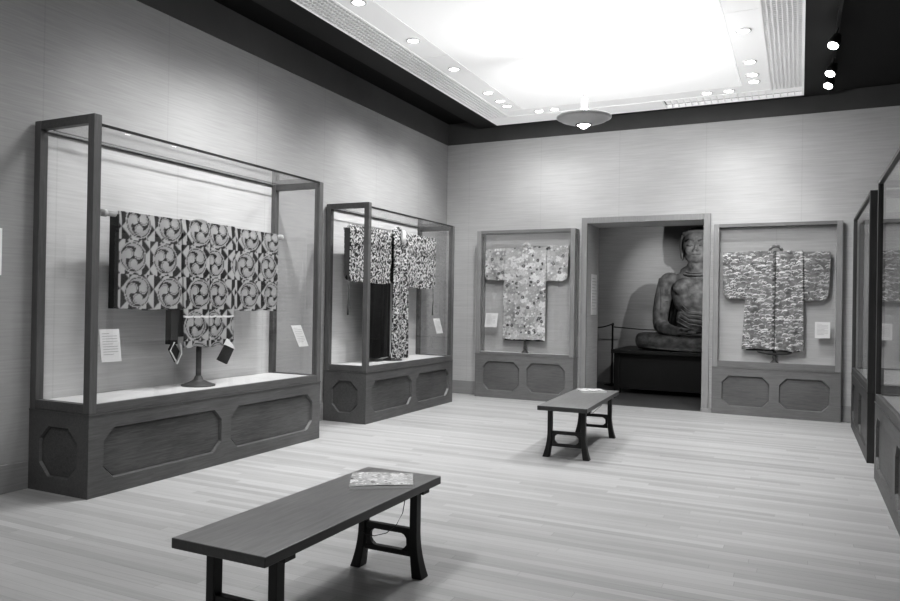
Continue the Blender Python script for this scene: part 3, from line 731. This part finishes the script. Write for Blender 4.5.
tube(b, pts, .0022, 6); tag(obj('security_cord', b, M['wire']), 'thin cord looping beneath the foreground bench between its far legs', 'cord', 'thin cords hanging under the benches')
b = NB(); pts = [Vector(p) for p in ((-1.90, 7.86, .466), (-1.93, 7.84, .38), (-2.02, 7.82, .29), (-2.12, 7.84, .30), (-2.16, 7.86, .466))]
tube(b, pts, .0025, 6); tag(obj('security_cord', b, M['wire']), 'thin cord hanging beneath the bench nearer the doorway', 'cord', 'thin cords hanging under the benches')

# ------------------------------------------------------------------ ceiling fittings
def downlight(label, x, y):
    t = thing('downlight', label, 'ceiling light', (x, y, PZ + .004), 0, 'round downlights in the white ceiling border')
    b = NB(); lathe(b, [(.060, 0), (.075, 0), (.077, -.006), (.060, -.010), (.058, -.004)], n=28); obj('ring', b, M['pendrim'], t, smooth=True)
    b = NB(); lathe(b, [(0, -.004), (.059, -.003), (.059, 0), (0, 0)], n=28); obj('lens', b, M['lamp'], t)
def spot(name, loc, target, energy, size=math.radians(70), blend=.8, radius=.04):
    l = bpy.data.lights.new(name, 'SPOT'); l.energy = energy; l.spot_size = size; l.spot_blend = blend; l.shadow_soft_size = radius
    o = bpy.data.objects.new(name, l); C.objects.link(o); o.location = loc
    o.rotation_euler = (Vector(target) - Vector(loc)).to_track_quat('-Z', 'Y').to_euler(); return o
order = ['first', 'second', 'third', 'fourth', 'fifth', 'sixth']
ly = [5.695, 6.76, 7.773, 8.827, 9.25, 9.51]
for k, y in enumerate(ly):
    downlight('round downlight, %s counting back from the viewer, along the left ceiling border' % order[k], -3.75, y)
for k, x in enumerate((-3.42, -3.19)):
    downlight(('round downlight in the back ceiling border left of the pendant, %s' % ('farther from it', 'nearer to it')[k]), x, 9.93)
for k, x in enumerate((-1.13, -.86)):
    downlight(('round downlight in the back ceiling border right of the pendant, %s' % ('nearer to it', 'farther from it')[k]), x, 9.93)
for k, y in enumerate((7.83, 8.85, 9.35, 9.64)):
    downlight('round downlight, %s counting back from the viewer, along the right ceiling border' % order[k], -.55, y)
# pendant
t = thing('pendant_lamp', 'shallow dish pendant lamp hanging on a thin rod from the lit ceiling', 'pendant lamp', (-2.152, 7.74, 3.47))
b = NB(); lathe(b, [(0, -.045), (.06, -.045), (.16, -.022), (.25, .008), (.292, .035), (.286, .042), (.24, .022), (.15, -.004), (0, -.02)], n=48); obj('dish', b, M['pend'], t, smooth=True)
b = NB(); lathe(b, [(.285, .034), (.297, .034), (.297, .05), (.285, .05)], n=48); obj('rim', b, M['pendrim'], t, smooth=True)
b = NB(); lathe(b, [(0, -.085), (.03, -.072), (.062, -.048), (.072, -.043), (0, -.04)], n=24); obj('finial', b, M['lamp'], t, smooth=True)
b = NB(); lathe(b, [(.075, -.046), (.09, -.046), (.09, -.036), (.075, -.036)], n=24); obj('finial_ring', b, M['stand'], t, smooth=True)
b = NB(); lathe(b, [(0, -.02), (.034, -.02), (.034, .25), (.012, .265), (0, .265)], n=20); obj('sleeve', b, M['pendrim'], t, smooth=True)
b = NB(); tube(b, [(0, 0, .25), (0, 0, PZ - 3.47)], .006, 8); obj('rod', b, M['pendrim'], t)
b = NB(); lathe(b, [(0, PZ - 3.47 + .002), (.075, PZ - 3.47 + .002), (.075, PZ - 3.50), (.06, PZ - 3.515), (0, PZ - 3.515)], n=28); obj('canopy', b, M['pend'], t, smooth=True)
# track spots at right
tk = NB(); box(tk, -.015, .015, -3.2, 1.2, -.02, .02); o = obj('light_track', tk, M['fascia']); o.location = (.30, 8.6, PZ - .02); tag(o, 'dark lighting track at the top right, carrying the spotlights', 'light track')
for k, (x, y, z) in enumerate(((.257, 7.99, 4.04), (.262, 8.93, 4.04), (.258, 9.44, 4.05))):
    lab = ('nearest spotlight on the dark track at the top right, with a bright lens', 'middle spotlight on the dark track at the top right', 'farthest spotlight on the dark track, nearest the back wall')[k]
    t = thing('track_spotlight', lab, 'spotlight', (x, y, z), 0, 'spotlights on the dark ceiling track')
    b = NB(); lathe(b, [(.050, 0), (.057, .0), (.055, .06), (.038, .13), (0, .135)], n=20); h = obj('housing', b, M['black'], t, smooth=True)
    b = NB(); lathe(b, [(0, .0), (.050, .0), (.050, .008), (0, .008)], n=20); obj('lens', b, M['lamp'], h)
    h.rotation_euler = (-.45, .35, 0)
    b = NB(); tube(b, [(.03, -.03, .10), (.045, 0, PZ - .04 - z)], .008, 8); obj('bracket', b, M['black'], t)

# ------------------------------------------------------------------ the room with the seated figure, beyond the doorway
Y2, Y3 = YB + WT, 13.85
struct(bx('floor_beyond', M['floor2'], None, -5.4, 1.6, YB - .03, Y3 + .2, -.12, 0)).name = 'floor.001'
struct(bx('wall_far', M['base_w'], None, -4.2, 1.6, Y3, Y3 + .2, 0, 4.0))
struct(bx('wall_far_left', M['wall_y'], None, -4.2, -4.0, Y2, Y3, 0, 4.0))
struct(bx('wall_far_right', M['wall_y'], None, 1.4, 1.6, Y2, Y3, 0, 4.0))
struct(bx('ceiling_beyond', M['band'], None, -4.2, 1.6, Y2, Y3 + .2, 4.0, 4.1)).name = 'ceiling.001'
# plinth
BX, BY, BZ = -1.575, 12.95, .735
t = thing('plinth', 'low dark table plinth under the seated stone figure, seen through the doorway', 'plinth', (BX, BY, 0))
bx('top', M['plinth'], t, -1.28, 1.28, -.78, .72, BZ - .06, BZ, bevel=.006)
bx('body', M['plinth'], t, -1.15, 1.15, -.66, .62, .08, BZ - .06)
for sx in (-1, 1):
    for sy in (-1, 1):
        bx('leg', M['plinth'], t, sx * 1.2 - .05, sx * 1.2 + .05, sy * .66 - .02, sy * .66 + .08, 0, BZ - .06)
# seated figure
fig = thing('statue', 'large bare-chested stone figure seated cross-legged with hands in its lap', 'statue', (BX, BY, BZ))
def remesh(o, vs, it=6):
    r = o.modifiers.new('merge', 'REMESH'); r.mode = 'VOXEL'; r.voxel_size = vs; r.use_smooth_shade = True
    s = o.modifiers.new('soften', 'SMOOTH'); s.iterations = it; s.factor = .6
b = NB()
# torso: hips, belly, chest, shoulders
ell(b, (0, .08, .28), (.40, .30, .26)); ell(b, (0, .02, .54), (.35, .25, .32)); ell(b, (0, -.01, .90), (.41, .26, .36)); ell(b, (0, .02, 1.17), (.44, .21, .20)); ell(b, (0, .03, 1.33), (.30, .18, .15))
for sx in (-1, 1):
    ell(b, (sx * .18, -.15, 1.06), (.21, .12, .16))                      # breast
    ell(b, (sx * .46, .02, 1.18), (.17, .16, .15))                      # shoulder
    tube(b, [(sx * .50, .02, 1.20), (sx * .56, -.01, .94), (sx * .60, -.04, .66), (sx * .60, -.08, .43)], [.15, .145, .14, .125], 16)   # upper arm
    tube(b, [(sx * .60, -.07, .42), (sx * .51, -.28, .37), (sx * .34, -.44, .33), (sx * .20, -.50, .31)], [.125, .115, .095, .075], 16)  # forearm
tube(b, [(0, .03, 1.25), (0, -.01, 1.40), (0, -.03, 1.50)], [.24, .19, .16], 20)   # neck
HH0 = len(b.verts)
# head
ell(b, (0, -.03, 1.66), (.255, .26, .31)); ell(b, (0, -.08, 1.50), (.215, .20, .17)); ell(b, (0, -.17, 1.42), (.10, .09, .07))
for sx in (-1, 1):
    ell(b, (sx * .11, -.20, 1.56), (.08, .06, .08))                     # cheek
    ell(b, (sx * .25, .0, 1.56), (.035, .06, .16))                      # long ear
    tube(b, [(sx * .03, -.268, 1.69), (sx * .10, -.262, 1.71), (sx * .17, -.21, 1.68)], [.018, .018, .012], 8)    # brow
    ell(b, (sx * .10, -.245, 1.655), (.052, .02, .020))                 # eyelid
tube(b, [(0, -.27, 1.69), (0, -.295, 1.62), (0, -.325, 1.565)], [.022, .028, .036], 10)   # nose
for sx in (-1, 1): ell(b, (sx * .032, -.295, 1.56), (.024, .024, .018))
tube(b, [(-.07, -.245, 1.497), (-.03, -.272, 1.508), (0, -.272, 1.502), (.03, -.272, 1.508), (.07, -.245, 1.497)], [.010, .016, .015, .016, .010], 8)
tube(b, [(-.055, -.248, 1.473), (0, -.272, 1.468), (.055, -.248, 1.473)], [.010, .018, .010], 8)
for v in list(b.verts)[HH0:]: v.co.z += .125
# palms and fingers laid one over the other
for sx, zo in ((-1, 0.0), (1, .055)):
    ell(b, (sx * .13, -.545, .295 + zo), (.115, .075, .035), (0, 0, sx * .12))
    for k in range(4):
        y = -.60 + .036 * k; ln = (.125, .15, .155, .135)[k]
        tube(b, [(sx * .06, y, .305 + zo), (sx * (.06 - ln * .5), y - .012, .31 + zo), (sx * (.06 - ln), y - .012, .302 + zo)], [.022, .020, .014], 8)
    tube(b, [(sx * .15, -.58, .325 + zo), (sx * .08, -.63, .36 + zo), (sx * .015, -.635, .385 + zo * .6)], [.026, .022, .016], 8)
bd = obj('body', b, M['stone'], fig, smooth=True); remesh(bd, .0125, 4)
b = NB()
for sx in (-1, 1):
    tube(b, [(sx * .035, -.288, 1.835), (sx * .10, -.292, 1.86), (sx * .18, -.235, 1.835)], [.012, .014, .008], 8)
    tube(b, [(sx * .05, -.278, 1.765), (sx * .10, -.282, 1.757), (sx * .155, -.245, 1.768)], [.009, .015, .009], 8)
    ell(b, (sx * .034, -.322, 1.672), (.016, .012, .010))
tube(b, [(-.075, -.262, 1.622), (-.03, -.292, 1.612), (0, -.295, 1.618), (.03, -.292, 1.612), (.075, -.262, 1.622)], [.006, .010, .008, .010, .006], 8)
obj('face_lines', b, M['stone_d'], fig, smooth=True)  # darker lines stand in for shade around brows, eyes, nostrils and mouth
# low hair cap with side locks beside the ears
b = NB(); ell(b, (0, .03, 1.93), (.268, .262, .17))
for v in [v for v in b.verts if v.co.z < 1.93 and v.co.y < -.02]: v.co.y = max(v.co.y, -.15); v.co.z = max(v.co.z, 1.93)
for sx in (-1, 1): tube(b, [(sx * .245, -.04, 1.98), (sx * .278, -.02, 1.78), (sx * .272, -.01, 1.56)], [.035, .030, .020], 10)
tube(b, [(-.245, -.10, 2.0), (-.13, -.215, 2.01), (0, -.245, 2.015), (.13, -.215, 2.01), (.245, -.10, 2.0)], .024, 10)
hr = obj('hair', b, M['stone_d'], fig, smooth=True); remesh(hr, .014, 2)
b = NB(); ell(b, (0, .17, .70), (.56, .11, .56)); ell(b, (0, .16, .25), (.62, .14, .24))
for k in range(8): tube(b, [(-.5 + .14 * k, .06, .10), (-.45 + .13 * k, .07, .6), (-.38 + .11 * k, .07, 1.05)], .02, 8)
mn = obj('dark_backing', b, M['plinth'], fig, smooth=True); remesh(mn, .02, 2)  # dark form added behind the torso to blacken the gaps beside the arms
# robe over the crossed legs
b = NB()
ell(b, (0, .0, .14), (.62, .46, .17))
for sx in (-1, 1):
    tube(b, [(sx * .20, .05, .15), (sx * .50, -.14, .15), (sx * .80, -.30, .15), (sx * .86, -.40, .15)], [.15, .15, .15, .14], 18)      # thigh to knee
    tube(b, [(sx * .84, -.40, .15), (sx * .50, -.56, .14), (sx * .10, -.62, .13), (-sx * .22, -.60, .13)], [.145, .125, .105, .09], 16)   # shin
ell(b, (0, -.38, .13), (.62, .22, .12))
for k in range(9):     # carved folds
    z = .03 + .026 * k
    tube(b, [(-.90 + .03 * k, -.46 + .012 * k, z + .02), (-.5, -.665 + .014 * k, z), (0, -.715 + .02 * k, z - .012), (.5, -.665 + .014 * k, z), (.90 - .03 * k, -.46 + .012 * k, z + .02)], .014, 8)
for v in b.verts: v.co.z = max(v.co.z, .004)
rb = obj('leg_robe', b, M['stone'], fig, smooth=True); remesh(rb, .0145, 2)
# sash folds on the belly and a necklace line
b = NB()
for k in range(5):
    z = .36 + .07 * k
    tube(b, [(-.30 + .02 * k, -.19 - .004 * k, z + .12), (-.10, -.262, z + .02), (.12, -.262, z - .01), (.30, -.19, z + .03)], .009, 8)
obj('waist_cloth', b, M['stone'], fig, smooth=True)
b = NB()
for r_, zz in ((.20, 1.34), (.24, 1.30)):
    tube(b, [(r_ * math.cos(a) , -.02 - (r_ * .95) * math.sin(a), zz - .03 * math.sin(a)) for a in [PI * k / 14 for k in range(15)]], .011, 8)
obj('necklace', b, M['stone'], fig, smooth=True)
b = NB()
for sx in (-1, 1):
    for zz in (.93, .82):
        tube(b, [(sx * .46, -.13, zz + .02), (sx * .57, -.155, zz), (sx * .69, -.07, zz)], .010, 8)
    tube(b, [(sx * .57, -.15, 1.06), (sx * .58, -.17, .68)], .010, 8)
obj('arm_band', b, M['stone'], fig, smooth=True)
# stanchion with rope
t = thing('rope_barrier', 'thin dark rope barrier post just inside the doorway, left of the statue', 'barrier', (-3.13, 13.45, 0))
b = NB(); lathe(b, [(0, 0), (.14, 0), (.14, .012), (.03, .03), (.016, .05), (.016, 1.10), (.026, 1.11), (.022, 1.15), (0, 1.16)], n=20); obj('post', b, M['plinth'], t, smooth=True)
b = NB(); tube(b, [(0, 0, 1.08), (.5, .08, 1.045), (1.2, .15, 1.03), (2.0, .2, 1.05)], .009, 8); obj('rope', b, M['plinth'], t, smooth=True)
b = NB(); tube(b, [(0, 0, 1.13), (-.12, -.2, 1.08), (-.3, -.45, 1.05), (-.6, -.8, 1.05)], .011, 8); obj('rope', b, M['plinth'], t, smooth=True)

# ------------------------------------------------------------------ light
for k, (y, e) in enumerate(((4.6, 150), (5.695, 130), (8.0, 130), (9.25, 120))):
    spot('downlight_and_fill', (-3.75, y, PZ - .03), (-5.1, y + (.1 if k < 2 else -.1), 1.5), e, math.radians(105), 1, .3 if k == 0 else .07)
for k, (x, ty, e) in enumerate(((-3.42, -4.2, 14), (-3.19, -3.4, 14), (-1.13, -.9, 14), (-.86, 0, 14))):
    spot('downlight_and_fill', (x, 9.93, PZ - .03), (ty, 10.9, 1.0), e, math.radians(100), 1, .06)
for k, (x, tx) in enumerate(((-3.2, -3.7), (-1.4, -.4))):  # added beams for the back wall, no downlight is fitted there
    spot('downlight_and_fill', (x, 7.2, PZ - .03), (tx, 10.8, 1.3), 120, math.radians(85), 1, .06)
for k, (x, y) in enumerate(((-.55, 7.83), (-.55, 9.35), (-2.9, 6.3), (-1.3, 5.4))):  # last two are added floor fill with no downlight above
    spot('downlight_and_fill', (x, y, PZ - .03), (x * .9 - .2, y, 0), 130, math.radians(120), 1, .12)
def area(name, loc, sx, sy, e, rot=(0, 0, 0)):
    l = bpy.data.lights.new(name, 'AREA'); l.shape = 'RECTANGLE'; l.size = sx; l.size_y = sy; l.energy = e
    o = bpy.data.objects.new(name, l); C.objects.link(o); o.location = loc; o.rotation_euler = rot; return o
spot('downlight_and_fill', (-2.4, 1.2, PZ - .03), (-3.4, 2.8, 0), 240, math.radians(140), 1, .3)  # fill lamp added out of view to brighten walls and cases
# pendant: uplight in the dish
l = bpy.data.lights.new('pendant_bulb', 'POINT'); l.energy = 60; l.shadow_soft_size = .05
o = bpy.data.objects.new('pendant_bulb', l); C.objects.link(o); o.location = (-2.152 + .1, 7.74, 3.56)
# spotlight on the statue, from the right front, and an unseen lamp added to lighten the wall behind
spot('statue_beam', (-1.21, 11.52, 2.35), (-1.9, 13.6, 1.9), 60, math.radians(80), .5, .02)
spot('wall_fill', (-2.9, 12.3, 3.7), (-2.2, 13.85, 1.5), 90, math.radians(50), 1, .05)
w = bpy.data.worlds.new('world'); S.world = w; w.use_nodes = True; w.node_tree.nodes['Background'].inputs[0].default_value = (.02, .02, .02, 1)

# ------------------------------------------------------------------ camera
F_PX, YAW, PIT, ROLL = 725.39, math.radians(25.77), math.radians(-.291), math.radians(.956)
Fv = Vector((-math.sin(YAW) * math.cos(PIT), math.cos(YAW) * math.cos(PIT), -math.sin(PIT)))
Rv = Vector((math.cos(YAW), math.sin(YAW), 0)); Uv = Rv.cross(Fv)
R2 = math.cos(ROLL) * Rv + math.sin(ROLL) * Uv; U2 = -math.sin(ROLL) * Rv + math.cos(ROLL) * Uv
cam = bpy.data.cameras.new('camera'); cam.sensor_width = 36; cam.lens = F_PX / 900 * 36; cam.clip_start = .05
co = bpy.data.objects.new('camera', cam); C.objects.link(co)
mt = Matrix((R2, U2, -Fv)).transposed().to_4x4(); mt.translation = (0, 0, 1.45); co.matrix_world = mt
S.camera = co
S.view_settings.view_transform = 'Standard'; S.view_settings.look = 'Medium High Contrast'; S.view_settings.exposure = .88
S.cycles.use_denoising = True; S.cycles.max_bounces = 10; S.cycles.transparent_max_bounces = 16; S.cycles.caustics_reflective = False
